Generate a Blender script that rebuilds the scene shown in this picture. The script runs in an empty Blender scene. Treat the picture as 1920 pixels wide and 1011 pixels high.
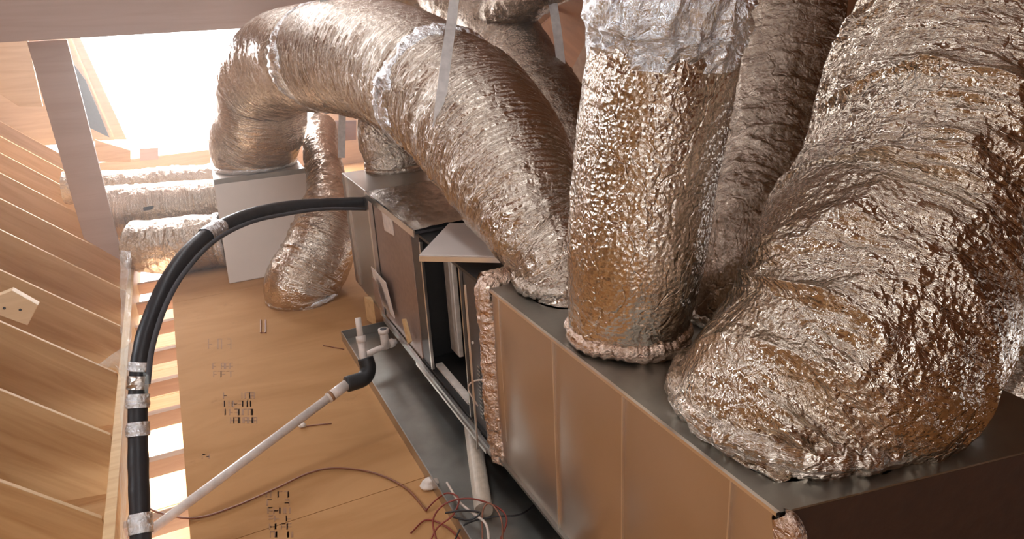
import bpy, math, random
import numpy as np
from mathutils import Vector, Matrix

random.seed(7); np.random.seed(7)
C = bpy.context.scene.collection
SC = bpy.context.scene

# ------------------------------------------------------------------ camera
CAM_H = 1.60
FPX = 1324.48                      # focal length in pixels of the 1920 px wide frame
_D = (285.0, 52.0); _V = (1154.0, 4085.0)
_d = np.array([_D[0]-960, -(_D[1]-505.5), -FPX]); _d /= np.linalg.norm(_d)
_u = -np.array([_V[0]-960, -(_V[1]-505.5), -FPX]); _u -= _d*(_u@_d); _u /= np.linalg.norm(_u)
_x = np.cross(_d, _u)
RW = np.array([_x, _d, _u])        # rows: world axes seen in camera coordinates
cam_data = bpy.data.cameras.new('camera'); cam = bpy.data.objects.new('camera', cam_data); C.objects.link(cam)
cam_data.sensor_width = 36.0; cam_data.lens = FPX/1920*36.0
cam_data.clip_start = 0.02; cam_data.clip_end = 200
M = Matrix([list(RW[i]) + [0] for i in range(3)] + [[0, 0, 0, 1]])
cam.matrix_world = Matrix.Translation((0, 0, CAM_H)) @ M
SC.camera = cam

# ------------------------------------------------------------------ world, lights, exposure
vs = SC.view_settings
vs.view_transform = 'Standard'; vs.look = 'None'; vs.gamma = 1.0; vs.use_curve_mapping = False
vs.exposure = 0.0
HAZE = 0.024
w = bpy.data.worlds.new('sky'); SC.world = w; w.use_nodes = True
bg = w.node_tree.nodes['Background']; bg.inputs[0].default_value = (0.93, 0.96, 1.0, 1); bg.inputs[1].default_value = 6.0

def area(name, loc, target, sx, sy, power, col=(1, 1, 1)):
    l = bpy.data.lights.new(name, 'AREA'); l.shape = 'RECTANGLE'; l.size = sx; l.size_y = sy
    l.energy = power; l.color = col
    o = bpy.data.objects.new(name, l); C.objects.link(o); o.location = loc
    o.rotation_euler = (Vector(target)-Vector(loc)).to_track_quat('-Z', 'Y').to_euler()
    return o
area('daylight_gable_opening', (0.0, 8.4, 1.9), (0.3, 3.0, 0.6), 2.6, 2.2, 420, (0.95, 0.97, 1.0))
area('daylight_rear_opening', (-0.9, -2.3, 2.0), (0.9, 2.0, 0.8), 0.5, 0.6, 9, (1.0, 0.95, 0.88))
area('added_left_light', (-2.3, 2.5, 1.98), (1.0, 1.3, 1.0), 0.35, 0.8, 34, (0.84, 0.92, 1.0))  # light added for highlights on the ducts; no opening stands here
area('added_ridge_light', (0.3, 3.4, 3.55), (0.1, 3.4, 0), 0.3, 5.0, 20, (1.0, 0.96, 0.9))  # overhead light added to brighten rafters and floor; the slot is invented
area('lower_storey_daylight', (-0.9, 5.0, -0.75), (-0.1, 3.2, -0.9), 0.8, 0.5, 75, (1.0, 0.95, 0.85))

# ------------------------------------------------------------------ pixel -> world helpers (for measuring the photograph)
def ray(px, py):
    v = RW @ np.array([px-960, 505.5-py, -FPX]); return v/FPX
def at(px, py, dep): return np.array([0, 0, CAM_H]) + ray(px, py)*dep
def atz(px, py, z): r = ray(px, py); return np.array([0, 0, CAM_H]) + r*((z-CAM_H)/r[2])
def atx(px, py, x): r = ray(px, py); return np.array([0, 0, CAM_H]) + r*(x/r[0])
def aty(px, py, y): r = ray(px, py); return np.array([0, 0, CAM_H]) + r*(y/r[1])

# ------------------------------------------------------------------ materials
def new_mat(name):
    m = bpy.data.materials.new(name); m.use_nodes = True
    nt = m.node_tree; b = nt.nodes['Principled BSDF']
    return m, nt, b
def N(nt, t, **kw):
    n = nt.nodes.new(t)
    for k, v in kw.items():
        if k in n.inputs: n.inputs[k].default_value = v
        else: setattr(n, k, v)
    return n
def ramp(nt, fac, stops):
    r = nt.nodes.new('ShaderNodeValToRGB'); e = r.color_ramp.elements
    while len(e) < len(stops): e.new(0.5)
    for i, (p, c) in enumerate(stops): e[i].position = p; e[i].color = (*c, 1)
    nt.links.new(fac, r.inputs[0]); return r.outputs[0]

def foil_mat(name, col=(0.64, 0.55, 0.46), rough=0.17, sx=1.0, sy=1.0, fine=0.5, coarse=0.6, angle=0.0):
    m, nt, b = new_mat(name); L = nt.links.new
    tc = N(nt, 'ShaderNodeTexCoord')
    mp = N(nt, 'ShaderNodeMapping'); mp.inputs['Scale'].default_value = (sx, sy, 1); mp.inputs['Rotation'].default_value = (0, 0, angle)
    L(tc.outputs['UV'], mp.inputs[0])
    ob = tc.outputs['Object']
    v1 = N(nt, 'ShaderNodeTexVoronoi', Scale=95.0); v1.feature = 'F1'; L(ob, v1.inputs['Vector'])
    n1 = N(nt, 'ShaderNodeTexNoise', Scale=60.0, Detail=5.0, Roughness=0.65, Distortion=0.6); L(mp.outputs[0], n1.inputs['Vector'])
    v2 = N(nt, 'ShaderNodeTexVoronoi', Scale=14.0); v2.feature = 'DISTANCE_TO_EDGE'; 
    nd = N(nt, 'ShaderNodeTexNoise', Scale=9.0, Detail=3.0); L(ob, nd.inputs['Vector'])
    mx = N(nt, 'ShaderNodeVectorMath', operation='MULTIPLY_ADD'); L(nd.outputs['Color'], mx.inputs[0]); mx.inputs[1].default_value = (0.14, 0.14, 0.14); L(mp.outputs[0], mx.inputs[2])
    L(mx.outputs[0], v2.inputs['Vector'])
    cl = N(nt, 'ShaderNodeMath', operation='MINIMUM'); L(v2.outputs['Distance'], cl.inputs[0]); cl.inputs[1].default_value = 0.05
    b1 = N(nt, 'ShaderNodeBump', Strength=fine, Distance=0.0028); L(v1.outputs['Distance'], b1.inputs['Height'])
    b2 = N(nt, 'ShaderNodeBump', Strength=coarse, Distance=0.012); L(n1.outputs['Fac'], b2.inputs['Height']); L(b1.outputs[0], b2.inputs['Normal'])
    b3 = N(nt, 'ShaderNodeBump', Strength=0.5, Distance=0.06); L(cl.outputs[0], b3.inputs['Height']); L(b2.outputs[0], b3.inputs['Normal'])
    L(b3.outputs[0], b.inputs['Normal'])
    c = ramp(nt, nd.outputs['Fac'], [(0.3, tuple(x*0.88 for x in col)), (0.7, col)]); L(c, b.inputs['Base Color'])
    b.inputs['Metallic'].default_value = 1.0; b.inputs['Roughness'].default_value = rough
    return m

def metal_mat(name, col, rough, spangle=0.08, metallic=1.0, bump=0.0):
    m, nt, b = new_mat(name); L = nt.links.new
    tc = N(nt, 'ShaderNodeTexCoord')
    v = N(nt, 'ShaderNodeTexNoise', Scale=6.0, Detail=6.0, Roughness=0.6); L(tc.outputs['Object'], v.inputs['Vector'])
    c = ramp(nt, v.outputs['Fac'], [(0.25, tuple(x*(1-spangle) for x in col)), (0.75, tuple(min(1, x*(1+spangle)) for x in col))])
    L(c, b.inputs['Base Color']); b.inputs['Metallic'].default_value = metallic
    rr = N(nt, 'ShaderNodeMapRange'); rr.inputs['To Min'].default_value = rough*0.85; rr.inputs['To Max'].default_value = rough*1.2
    L(v.outputs['Fac'], rr.inputs['Value']); L(rr.outputs[0], b.inputs['Roughness'])
    if bump:
        n2 = N(nt, 'ShaderNodeTexNoise', Scale=2.2, Detail=2.0); L(tc.outputs['Object'], n2.inputs['Vector'])
        bb = N(nt, 'ShaderNodeBump', Strength=bump, Distance=0.05); L(n2.outputs['Fac'], bb.inputs['Height']); L(bb.outputs[0], b.inputs['Normal'])
    return m

def wood_mat(name, c0, c1, grain=(1.2, 14, 14), tilt=0.0, knots=True, rough=0.6, spots=0.0, spec=0.25):
    """grain runs along the object's local X"""
    m, nt, b = new_mat(name); L = nt.links.new
    tc = N(nt, 'ShaderNodeTexCoord'); oi = N(nt, 'ShaderNodeObjectInfo')
    ad = N(nt, 'ShaderNodeVectorMath', operation='ADD'); L(tc.outputs['Object'], ad.inputs[0])
    sc = N(nt, 'ShaderNodeMath', operation='MULTIPLY'); L(oi.outputs['Random'], sc.inputs[0]); sc.inputs[1].default_value = 37.0
    L(sc.outputs[0], ad.inputs[1])
    mp = N(nt, 'ShaderNodeMapping'); mp.inputs['Scale'].default_value = grain
    rt = N(nt, 'ShaderNodeVectorRotate', rotation_type='Y_AXIS', Angle=tilt); L(ad.outputs[0], rt.inputs[0]); L(rt.outputs[0], mp.inputs[0])
    n1 = N(nt, 'ShaderNodeTexNoise', Scale=1.6, Detail=7.0, Roughness=0.6, Distortion=0.8); L(mp.outputs[0], n1.inputs['Vector'])
    col = ramp(nt, n1.outputs['Fac'], [(0.3, c0), (0.62, c1)])
    if knots:
        v = N(nt, 'ShaderNodeTexVoronoi', Scale=2.3); v.feature = 'F1'
        fl_ = N(nt, 'ShaderNodeVectorMath', operation='MULTIPLY'); L(ad.outputs[0], fl_.inputs[0]); fl_.inputs[1].default_value = (1, 0.02, 1); L(fl_.outputs[0], v.inputs['Vector'])
        k = N(nt, 'ShaderNodeMapRange'); k.inputs['From Min'].default_value = 0.03; k.inputs['From Max'].default_value = 0.06
        L(v.outputs['Distance'], k.inputs['Value'])
        mixn = N(nt, 'ShaderNodeMix', data_type='RGBA'); L(k.outputs[0], mixn.inputs['Factor'])
        mixn.inputs['A'].default_value = (c0[0]*0.35, c0[1]*0.28, c0[2]*0.25, 1); L(col, mixn.inputs['B']); col = mixn.outputs['Result']
    if spots:
        n3 = N(nt, 'ShaderNodeTexNoise', Scale=5.0, Detail=9.0, Roughness=0.75); L(tc.outputs['Object'], n3.inputs['Vector'])
        k = N(nt, 'ShaderNodeMapRange'); k.inputs['From Min'].default_value = 0.60; k.inputs['From Max'].default_value = 0.72
        L(n3.outputs['Fac'], k.inputs['Value'])
        sm = N(nt, 'ShaderNodeMath', operation='MULTIPLY'); L(k.outputs[0], sm.inputs[0]); sm.inputs[1].default_value = spots
        mixn = N(nt, 'ShaderNodeMix', data_type='RGBA'); L(sm.outputs[0], mixn.inputs['Factor'])
        L(col, mixn.inputs['A']); mixn.inputs['B'].default_value = (c0[0]*0.4, c0[1]*0.33, c0[2]*0.3, 1); col = mixn.outputs['Result']
    L(col, b.inputs['Base Color']); b.inputs['Roughness'].default_value = rough; b.inputs['Specular IOR Level'].default_value = spec
    bb = N(nt, 'ShaderNodeBump', Strength=0.15, Distance=0.004); L(n1.outputs['Fac'], bb.inputs['Height']); L(bb.outputs[0], b.inputs['Normal'])
    return m
def plain(name, col, rough=0.5, bump=0.0, bscale=40, var=0.12, metallic=0.0):
    m, nt, b = new_mat(name); L = nt.links.new
    tc = N(nt, 'ShaderNodeTexCoord'); n = N(nt, 'ShaderNodeTexNoise', Scale=float(bscale), Detail=4.0); L(tc.outputs['Object'], n.inputs['Vector'])
    c = ramp(nt, n.outputs['Fac'], [(0.3, tuple(x*(1-var) for x in col)), (0.7, tuple(min(1, x*(1+var)) for x in col))])
    L(c, b.inputs['Base Color']); b.inputs['Roughness'].default_value = rough; b.inputs['Metallic'].default_value = metallic
    if bump:
        bb = N(nt, 'ShaderNodeBump', Strength=bump, Distance=0.004); L(n.outputs['Fac'], bb.inputs['Height']); L(bb.outputs[0], b.inputs['Normal'])
    return m

MT = {}
MT['foil'] = foil_mat('foil_jacket')
MT['foil_ring'] = foil_mat('foil_jacket_ring_pleats', sx=0.16, sy=1.2, coarse=0.85)
MT['foil_long'] = foil_mat('foil_jacket_long_creases', sx=1.0, sy=0.5, coarse=0.30, fine=0.8, angle=0.5, rough=0.16)
MT['foil_deep'] = foil_mat('foil_jacket_deep_creases', col=(0.62, 0.53, 0.43), sx=0.30, sy=0.9, coarse=0.75, fine=0.9, angle=0.3, rough=0.16)
MT['foil_tape'] = foil_mat('foil_tape', col=(0.86, 0.86, 0.86), rough=0.2, fine=0.3, coarse=0.9)
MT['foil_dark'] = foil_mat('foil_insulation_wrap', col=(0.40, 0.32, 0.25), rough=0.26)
MT['foil_copper'] = foil_mat('foil_edge_wrap', col=(0.74, 0.57, 0.46), rough=0.18, coarse=0.7)
MT['galv'] = metal_mat('galvanised_steel', (0.50, 0.47, 0.44), 0.34, bump=0.12)
MT['galv_panel'] = metal_mat('brushed_sheet_metal', (0.60, 0.53, 0.47), 0.34, 0.04, bump=0.22)
MT['galv_dark'] = metal_mat('dull_galvanised_steel', (0.34, 0.33, 0.30), 0.36, 0.2, bump=0.3)
MT['galv_soft'] = metal_mat('weathered_sheet_metal', (0.66, 0.57, 0.50), 0.5, 0.04, metallic=0.25, bump=0.25)
MT['seam'] = metal_mat('bright_seam_metal', (0.85, 0.80, 0.74), 0.3)
MT['cabinet'] = plain('painted_cabinet_steel', (0.30, 0.20, 0.155), 0.35, metallic=0.3)
MT['black'] = plain('black_cabinet_lining', (0.018, 0.016, 0.015), 0.45)
MT['charcoal'] = plain('charcoal_panel', (0.05, 0.043, 0.04), 0.4)
MT['rubber'] = plain('black_rubber', (0.018, 0.016, 0.016), 0.5, 0.3)
MT['foam'] = plain('black_pipe_insulation', (0.022, 0.02, 0.022), 0.42, 0.5, 25)
MT['pvc'] = plain('pale_plastic_pipe', (0.72, 0.62, 0.55), 0.35)
MT['aged_pipe'] = plain('aged_plastic_pipe', (0.48, 0.39, 0.30), 0.5)
MT['white'] = plain('off_white_board', (0.75, 0.66, 0.58), 0.6)
MT['paper'] = plain('paper_sheet', (0.72, 0.60, 0.52), 0.7)
MT['strap'] = plain('hanging_strap_plastic', (0.62, 0.58, 0.55), 0.5)
MT['pine'] = wood_mat('pine_lumber', (0.52, 0.31, 0.14), (0.64, 0.42, 0.21))
MT['pine_slope'] = wood_mat('pine_rafter_lumber', (0.47, 0.27, 0.115), (0.62, 0.40, 0.20), (0.9, 2, 11), tilt=-0.70)
MT['pine_pale'] = wood_mat('pale_pine_lumber', (0.62, 0.42, 0.24), (0.72, 0.52, 0.32))
MT['beam'] = wood_mat('grey_pine_beam', (0.44, 0.31, 0.25), (0.50, 0.365, 0.305), (0.6, 3, 9), knots=False)
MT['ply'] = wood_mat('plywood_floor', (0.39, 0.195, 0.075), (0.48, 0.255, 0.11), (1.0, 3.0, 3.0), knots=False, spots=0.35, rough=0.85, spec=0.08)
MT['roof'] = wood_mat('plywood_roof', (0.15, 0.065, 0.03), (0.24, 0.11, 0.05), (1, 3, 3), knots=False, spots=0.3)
MT['joist'] = wood_mat('brown_joist', (0.42, 0.23, 0.13), (0.52, 0.31, 0.18), knots=False)
MT['ink'] = plain('faded_stamp_ink', (0.30, 0.15, 0.072), 0.8)
MT['felt'] = plain('grey_roofing_felt', (0.07, 0.065, 0.07), 0.8)
MT['wire_brown'] = plain('brown_wire', (0.22, 0.075, 0.035), 0.4)
MT['wire_red'] = plain('red_wire', (0.22, 0.03, 0.015), 0.4)
MT['wire_black'] = plain('black_wire', (0.02, 0.015, 0.015), 0.4)
MT['wire_white'] = plain('white_wire', (0.62, 0.5, 0.42), 0.4)
MT['end_shade'] = plain('brown_end_shade', (0.04, 0.014, 0.004), 0.75, 0.6, 30)  # shade on the galvanised end panel, put into a dark brown colour
mp_, nt_, b_ = new_mat('clear_plastic_sheet')
b_.inputs['Base Color'].default_value = (0.85, 0.92, 0.88, 1); b_.inputs['Roughness'].default_value = 0.12
b_.inputs['Transmission Weight'].default_value = 0.0; b_.inputs['Alpha'].default_value = 0.26
_n = N(nt_, 'ShaderNodeTexNoise', Scale=14.0, Detail=4.0); _b = N(nt_, 'ShaderNodeBump', Strength=0.9, Distance=0.02)
nt_.links.new(_n.outputs['Fac'], _b.inputs['Height']); nt_.links.new(_b.outputs[0], b_.inputs['Normal'])
MT['plastic'] = mp_

# ------------------------------------------------------------------ mesh helpers
class MB:
    def __init__(s): s.v = []; s.f = []
    def add(s, vs, fs):
        o = len(s.v); s.v += [tuple(float(c) for c in p) for p in vs]; s.f += [tuple(i+o for i in f) for f in fs]; return s
    def box(s, a, b):
        x0, y0, z0 = a; x1, y1, z1 = b
        return s.hexa([(x0, y0, z0), (x1, y0, z0), (x1, y1, z0), (x0, y1, z0)], [(x0, y0, z1), (x1, y0, z1), (x1, y1, z1), (x0, y1, z1)])
    def hexa(s, lo, hi):
        n = len(lo); fs = [tuple(range(n))[::-1], tuple(range(n, 2*n))]
        for i in range(n): j = (i+1) % n; fs.append((i, j, n+j, n+i))
        return s.add(list(lo)+list(hi), fs)
    def prism(s, poly, off):
        off = np.array(off); return s.hexa(poly, [np.array(p)+off for p in poly])
    def beam(s, a, b, wdt, hgt, up=(0, 0, 1)):
        a = np.array(a, float); b = np.array(b, float); d = b-a; d /= np.linalg.norm(d)
        sd = np.cross(d, up); sd /= np.linalg.norm(sd); u = np.cross(sd, d)
        q = [sd*wdt/2*i+u*hgt/2*j for i, j in ((-1, -1), (1, -1), (1, 1), (-1, 1))]
        return s.hexa([a+x for x in q], [b+x for x in q])
    def tube(s, pts, rad, n=14, cap=True, hollow=False):
        P = np.array(pts, float); R = np.broadcast_to(np.array(rad, float), (len(P),))
        T, U, W = frames(P); vs = []; 
        for i in range(len(P)):
            for k in range(n):
                a = 2*math.pi*k/n; vs.append(P[i]+R[i]*(U[i]*math.cos(a)+W[i]*math.sin(a)))
        fs = []
        for i in range(len(P)-1):
            for k in range(n):
                j = (k+1) % n; fs.append((i*n+k, i*n+j, (i+1)*n+j, (i+1)*n+k))
        if cap: fs += [tuple(range(n))[::-1], tuple((len(P)-1)*n+k for k in range(n))]
        return s.add(vs, fs)
    def build(s, name, mat, parent=None, smooth=False, bevel=0.0, origin=None):
        V = np.array(s.v)
        if origin is None:
            origin = np.zeros(3) if parent is not None and parent.type == 'EMPTY' and False else V.mean(0)*0
        me = bpy.data.meshes.new(name); me.from_pydata([tuple(p) for p in V], [], s.f); me.update()
        import bmesh
        bm = bmesh.new(); bm.from_mesh(me); bmesh.ops.recalc_face_normals(bm, faces=bm.faces); bm.to_mesh(me); bm.free()
        return link(name, me, mat, parent, smooth, bevel)
def link(name, me, mat, parent=None, smooth=False, bevel=0.0):
    me.materials.append(mat)
    if smooth: me.polygons.foreach_set('use_smooth', [True]*len(me.polygons))
    o = bpy.data.objects.new(name, me); C.objects.link(o)
    if parent is not None:
        o.parent = parent
        pw = Matrix.Identity(4); q = parent
        while q: pw = Matrix.Translation(q.location) @ pw; q = q.parent
        o.location = -pw.translation        # geometry is written in world metres
    if bevel:
        m = o.modifiers.new('bevel', 'BEVEL'); m.width = bevel; m.segments = 2; m.limit_method = 'ANGLE'
        m.harden_normals = False
    return o
def frames(P):
    T = np.gradient(P, axis=0); T /= np.linalg.norm(T, axis=1)[:, None]
    ref = np.array([0, 0, 1.0]) if abs(T[0][2]) < 0.9 else np.array([0, 1.0, 0])
    u = np.cross(T[0], ref); u /= np.linalg.norm(u); U = [u]
    for i in range(1, len(P)):
        u = U[-1]-T[i]*(U[-1]@T[i]); u /= np.linalg.norm(u); U.append(u)
    U = np.array(U); return T, U, np.cross(T, U)
def spline(pts, n, vals=None):
    P = np.array(pts, float); m = len(P)
    ext = np.vstack([2*P[0]-P[1], P, 2*P[-1]-P[-2]])
    t = np.linspace(0, m-1, n*4); i = np.minimum(t.astype(int), m-2); f = (t-i)[:, None]
    p0, p1, p2, p3 = ext[i], ext[i+1], ext[i+2], ext[i+3]
    Q = 0.5*((2*p1)+(-p0+p2)*f+(2*p0-5*p1+4*p2-p3)*f**2+(-p0+3*p1-3*p2+p3)*f**3)
    s = np.concatenate([[0], np.cumsum(np.linalg.norm(np.diff(Q[:, :3], axis=0), axis=1))])
    ss = np.linspace(0, s[-1], n)
    return np.stack([np.interp(ss, s, Q[:, k]) for k in range(Q.shape[1])], 1), ss

_tab = np.random.RandomState(3).rand(64, 64, 64).astype(np.float32)
def noise3(x, y, z):
    xi = np.floor(x).astype(int); yi = np.floor(y).astype(int); zi = np.floor(z).astype(int)
    fx = x-xi; fy = y-yi; fz = z-zi; fx = fx*fx*(3-2*fx); fy = fy*fy*(3-2*fy); fz = fz*fz*(3-2*fz)
    r = 0
    for a in (0, 1):
        for b in (0, 1):
            for c in (0, 1):
                r = r+_tab[(xi+a) & 63, (yi+b) & 63, (zi+c) & 63]*(fx if a else 1-fx)*(fy if b else 1-fy)*(fz if c else 1-fz)
    return r*2-1
def ridged(x, y, z, oct=3):
    r = 0; a = 1.0; tot = 0
    for o in range(oct):
        r = r+a*(1-np.abs(noise3(x*2**o+17*o, y*2**o, z*2**o))*2); tot += a; a *= 0.5
    return r/tot

def grid_mesh(name, P, uv, mat, parent, closed=True):
    ns, nt = P.shape[:2]
    me = bpy.data.meshes.new(name); me.vertices.add(ns*nt); me.vertices.foreach_set('co', P.reshape(-1).astype(np.float32))
    i = np.arange(ns-1)[:, None]; k = np.arange(nt if closed else nt-1)[None]; j = (k+1) % nt
    F = np.stack([i*nt+k, i*nt+j, (i+1)*nt+j, (i+1)*nt+k], -1).reshape(-1, 4)
    me.loops.add(F.size); me.loops.foreach_set('vertex_index', F.reshape(-1).astype(np.int32))
    me.polygons.add(len(F)); me.polygons.foreach_set('loop_start', (np.arange(len(F))*4).astype(np.int32))
    ul = me.uv_layers.new(name='UVMap')
    U = uv.reshape(-1, 2)[F.reshape(-1)]
    if closed:   # wrap of the last column
        U = U.reshape(-1, 4, 2); w_ = uv[0, -1, 0]+uv[0, 1, 0]
        wrap = (np.broadcast_to(k, (ns-1, k.shape[1])).reshape(-1) == nt-1)
        U[wrap, 1, 0] = w_; U[wrap, 2, 0] = w_
    me.update(calc_edges=True); me.uv_layers[0].data.foreach_set('uv', U.reshape(-1).astype(np.float32))
    return link(name, me, mat, parent, smooth=True)

def foil_tube(name, pts, mat, parent, ns=300, nt=200, pleat=0.006, pf=22, pa=1.2, twist=0.0, t0=0.0, lump=0.01, lf=4, crumple=0.003, cf=26, pinch=(), side=None, seed=0.0, zmin=None):
    """pts rows: x, y, z, radius. Crumpled foil sleeve: ring pleats, lumps and fine crumple displaced along the radius."""
    Q, ss = spline(pts, ns); P = Q[:, :3]; R = Q[:, 3]
    T, U, W = frames(P)
    th = np.arange(nt)*2*math.pi/nt
    c = np.cos(th)[None]; s_ = np.sin(th)[None]; S = ss[:, None]
    Sx = S+twist*np.cos(th-t0)[None]
    h = pleat*(1.5*np.clip(ridged(c*pa+5+seed, s_*pa+9, Sx*pf, 3), 0, 1)**1.6-0.25)
    h = h*(0.35+0.65*np.clip(noise3(c*1.3+3, s_*1.3+seed, S*3)+0.6, 0, 1.4))
    if side is not None:        # pleats gather on the inner side of a bend
        sv = np.array(side, float); sv /= np.linalg.norm(sv)
        rd = U[:, None]*c[..., None]+W[:, None]*s_[..., None]
        h = h*np.clip(0.45+0.9*(rd@sv), 0.15, 1.35)
    h = h+lump*noise3(c*1.1+seed, s_*1.1+2, S*lf)
    rr = R[:, None]
    h = h+crumple*ridged(c*rr*cf+seed*3, s_*rr*cf+4, S*cf, 3)
    for (sp, wd, amt) in pinch:
        h = h-amt*np.exp(-((S-sp*ss[-1])/wd)**2)*(1+0.25*ridged(c*3+1, s_*3, S*2, 2))
    Rr = rr+h
    X = P[:, None]+Rr[..., None]*(U[:, None]*c[..., None]+W[:, None]*s_[..., None])
    if zmin is not None: X[..., 2] = np.maximum(X[..., 2], zmin)
    uv = np.stack([np.broadcast_to(th[None]*R.mean(), Rr.shape), np.broadcast_to(S, Rr.shape)], -1)
    return grid_mesh(name, X, uv, mat, parent)

def foil_ring(name, center, normal, R, r, mat, parent, bump=0.008, flat=1.0, seed=0.0, ns=160, nt=28):
    n = np.array(normal, float); n /= np.linalg.norm(n)
    a = np.cross(n, (0.3, 1, 0.2)); a /= np.linalg.norm(a); b = np.cross(n, a)
    p = np.arange(ns)*2*math.pi/ns; q = np.arange(nt)*2*math.pi/nt
    e = np.cos(p)[:, None]*a+np.sin(p)[:, None]*b
    cp, sp = np.cos(p)[:, None], np.sin(p)[:, None]
    h = bump*ridged(cp*7+seed, sp*7, np.broadcast_to(q[None]*0.5, (ns, nt)), 3)+bump*0.9*noise3(cp*2+seed, sp*2, np.broadcast_to(q[None]*0+1, (ns, nt)))
    rr = r+h
    X = np.array(center)+e[:, None]*(R+rr*np.cos(q)[None])[..., None]+n*(rr*flat*np.sin(q)[None])[..., None]
    uv = np.stack(np.broadcast_arrays(p[:, None]*R, q[None]*r), -1)
    X = np.concatenate([X, X[:1]]); uv = np.concatenate([uv, uv[:1]+np.array([2*math.pi*R, 0])])
    return grid_mesh(name, X, uv, mat, parent)

def thing(name, label, cat, loc=(0, 0, 0), group=None):
    o = bpy.data.objects.new(name, None); C.objects.link(o); o.location = tuple(float(c) for c in loc); o.empty_display_size = 0.1
    o['label'] = label; o['category'] = cat
    if group: o['group'] = group
    return o
def tag(o, label, cat, group=None):
    o['label'] = label; o['category'] = cat
    if group: o['group'] = group
    return o
def struct(o): o['kind'] = 'structure'; return o

# ------------------------------------------------------------------ the setting
FX0 = -0.215                                     # left edge of the plywood deck
mb = MB(); ys = [-2.4, -0.3, 2.13, 4.57, 8.2]
for i in range(4):
    for (xa, xb) in ((FX0, 1.0), (1.003, 2.2), (2.203, 4.0)):
        mb.box((xa, ys[i]+0.0015, -0.02), (xb, ys[i+1]-0.0015, 0.0))
floor = struct(mb.build('floor', MT['ply']))
# roof: right slope, left slope, rear and far walls
RZ = lambda x: 0.15+(4.0-x)*0.95
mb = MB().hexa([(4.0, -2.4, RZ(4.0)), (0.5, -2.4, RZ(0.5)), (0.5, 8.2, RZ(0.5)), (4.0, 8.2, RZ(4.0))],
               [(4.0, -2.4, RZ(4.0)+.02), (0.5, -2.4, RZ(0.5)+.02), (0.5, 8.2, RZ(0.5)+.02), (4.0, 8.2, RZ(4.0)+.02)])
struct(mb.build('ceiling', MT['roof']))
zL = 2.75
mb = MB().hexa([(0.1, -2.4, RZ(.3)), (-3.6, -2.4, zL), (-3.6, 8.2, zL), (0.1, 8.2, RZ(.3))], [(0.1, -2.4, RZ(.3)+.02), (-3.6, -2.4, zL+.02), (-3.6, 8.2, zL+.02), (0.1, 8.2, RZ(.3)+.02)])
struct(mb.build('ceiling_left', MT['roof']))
SL = 0.836
lo = lambda x: -SL*(x+0.40)                      # top line of the left rafters
struct(MB().box((-3.66, -2.4, -0.3), (-3.64, 8.2, zL+.02)).build('wall_left', MT['pine']))
struct(MB().box((-3.64, -2.4, -0.285), (-0.50, 8.2, -0.265)).build('floor_left', MT['pine']))
mb = MB()
for (x0, x1, z0, z1) in ((-3.6, 4.0, -0.02, 1.3), (-3.6, -1.5, 1.3, 3.7), (-0.3, 4.0, 1.3, 3.7), (-1.5, -0.3, 2.7, 3.7)):
    mb.box((x0, -2.42, z0), (x1, -2.4, z1))
struct(mb.build('wall_rear', MT['roof']))
# gable framing at the far end, mostly open to the sky
yB = 8.2
xl = aty(215, 255, yB)[0]; xr = aty(600, 240, yB)[0]; zb = aty(300, 292, yB)[2]
mb = MB()
mb.box((-3.6, yB, -0.3), (4.0, yB+.02, zb))
mb.box((xr, yB, zb), (4.0, yB+.02, 3.7))
struct(mb.build('wall_far', MT['pine_pale']))
p = [aty(60, 60, yB), aty(133, 70, yB), aty(216, 262, yB), aty(60, 262, yB)]
struct(MB().prism([(-3.6, yB, p[3][2]), p[2], p[1], (p[1][0]-0.35, yB, 3.0), (-3.6, yB, 3.0)], (0, .02, 0)).build('wall_far_side', MT['pine_pale']))
o = MB().prism([aty(138, 120, 8.1), aty(160, 150, 8.1), aty(205, 258, 8.1), aty(165, 238, 8.1)], (0, .02, 0)).build('roofing_felt', MT['felt'])
tag(o, 'dark grey felt triangle between the wide brace and the bright opening', 'felt')
struct(MB().prism([aty(133, 70, 8.15), aty(150, 70, 8.15), aty(238, 262, 8.15), aty(216, 262, 8.15)], (0, .04, 0)).build('trim_1', MT['pine_pale']))
# sloping orange-brown sheet in the far opening
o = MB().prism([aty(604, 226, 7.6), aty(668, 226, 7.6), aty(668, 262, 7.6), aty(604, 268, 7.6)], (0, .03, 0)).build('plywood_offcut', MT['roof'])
tag(o, 'orange sheathing board glimpsed in the bright gap under the arched duct', 'board')

# floor joists crossing the gap left of the deck
for i, y in enumerate([5.15, 4.75, 4.35, 3.93, 3.55, 3.22, 2.82, 2.43, 2.02, 1.62]):
    o = MB().box((-0.46, y-0.02, -0.095), (1.6, y+0.02, -0.022)).build('floor_joist', MT['joist'])
    nm = ['tenth nearest', 'ninth nearest', 'eighth nearest', 'seventh nearest', 'sixth nearest', 'fifth nearest', 'fourth nearest', 'third nearest', 'second nearest', 'nearest'][i]
    tag(o, 'brown floor joist crossing the bright gap beside the plywood, %s to camera' % nm, 'joist', 'floor joists across the gap')
# the storey below, seen through the gap
mb = MB()
for i in range(14): mb.box((-1.6, 0.6+i*0.5, -1.12), (2.4, 1.093+i*0.5, -1.10))
struct(mb.build('floor_lower_storey', MT['pine_pale']))
struct(MB().box((-1.7, 0.4, -1.12), (-1.68, 7.8, -0.6)).build('wall_lower_storey', MT['pine_pale']))

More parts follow.
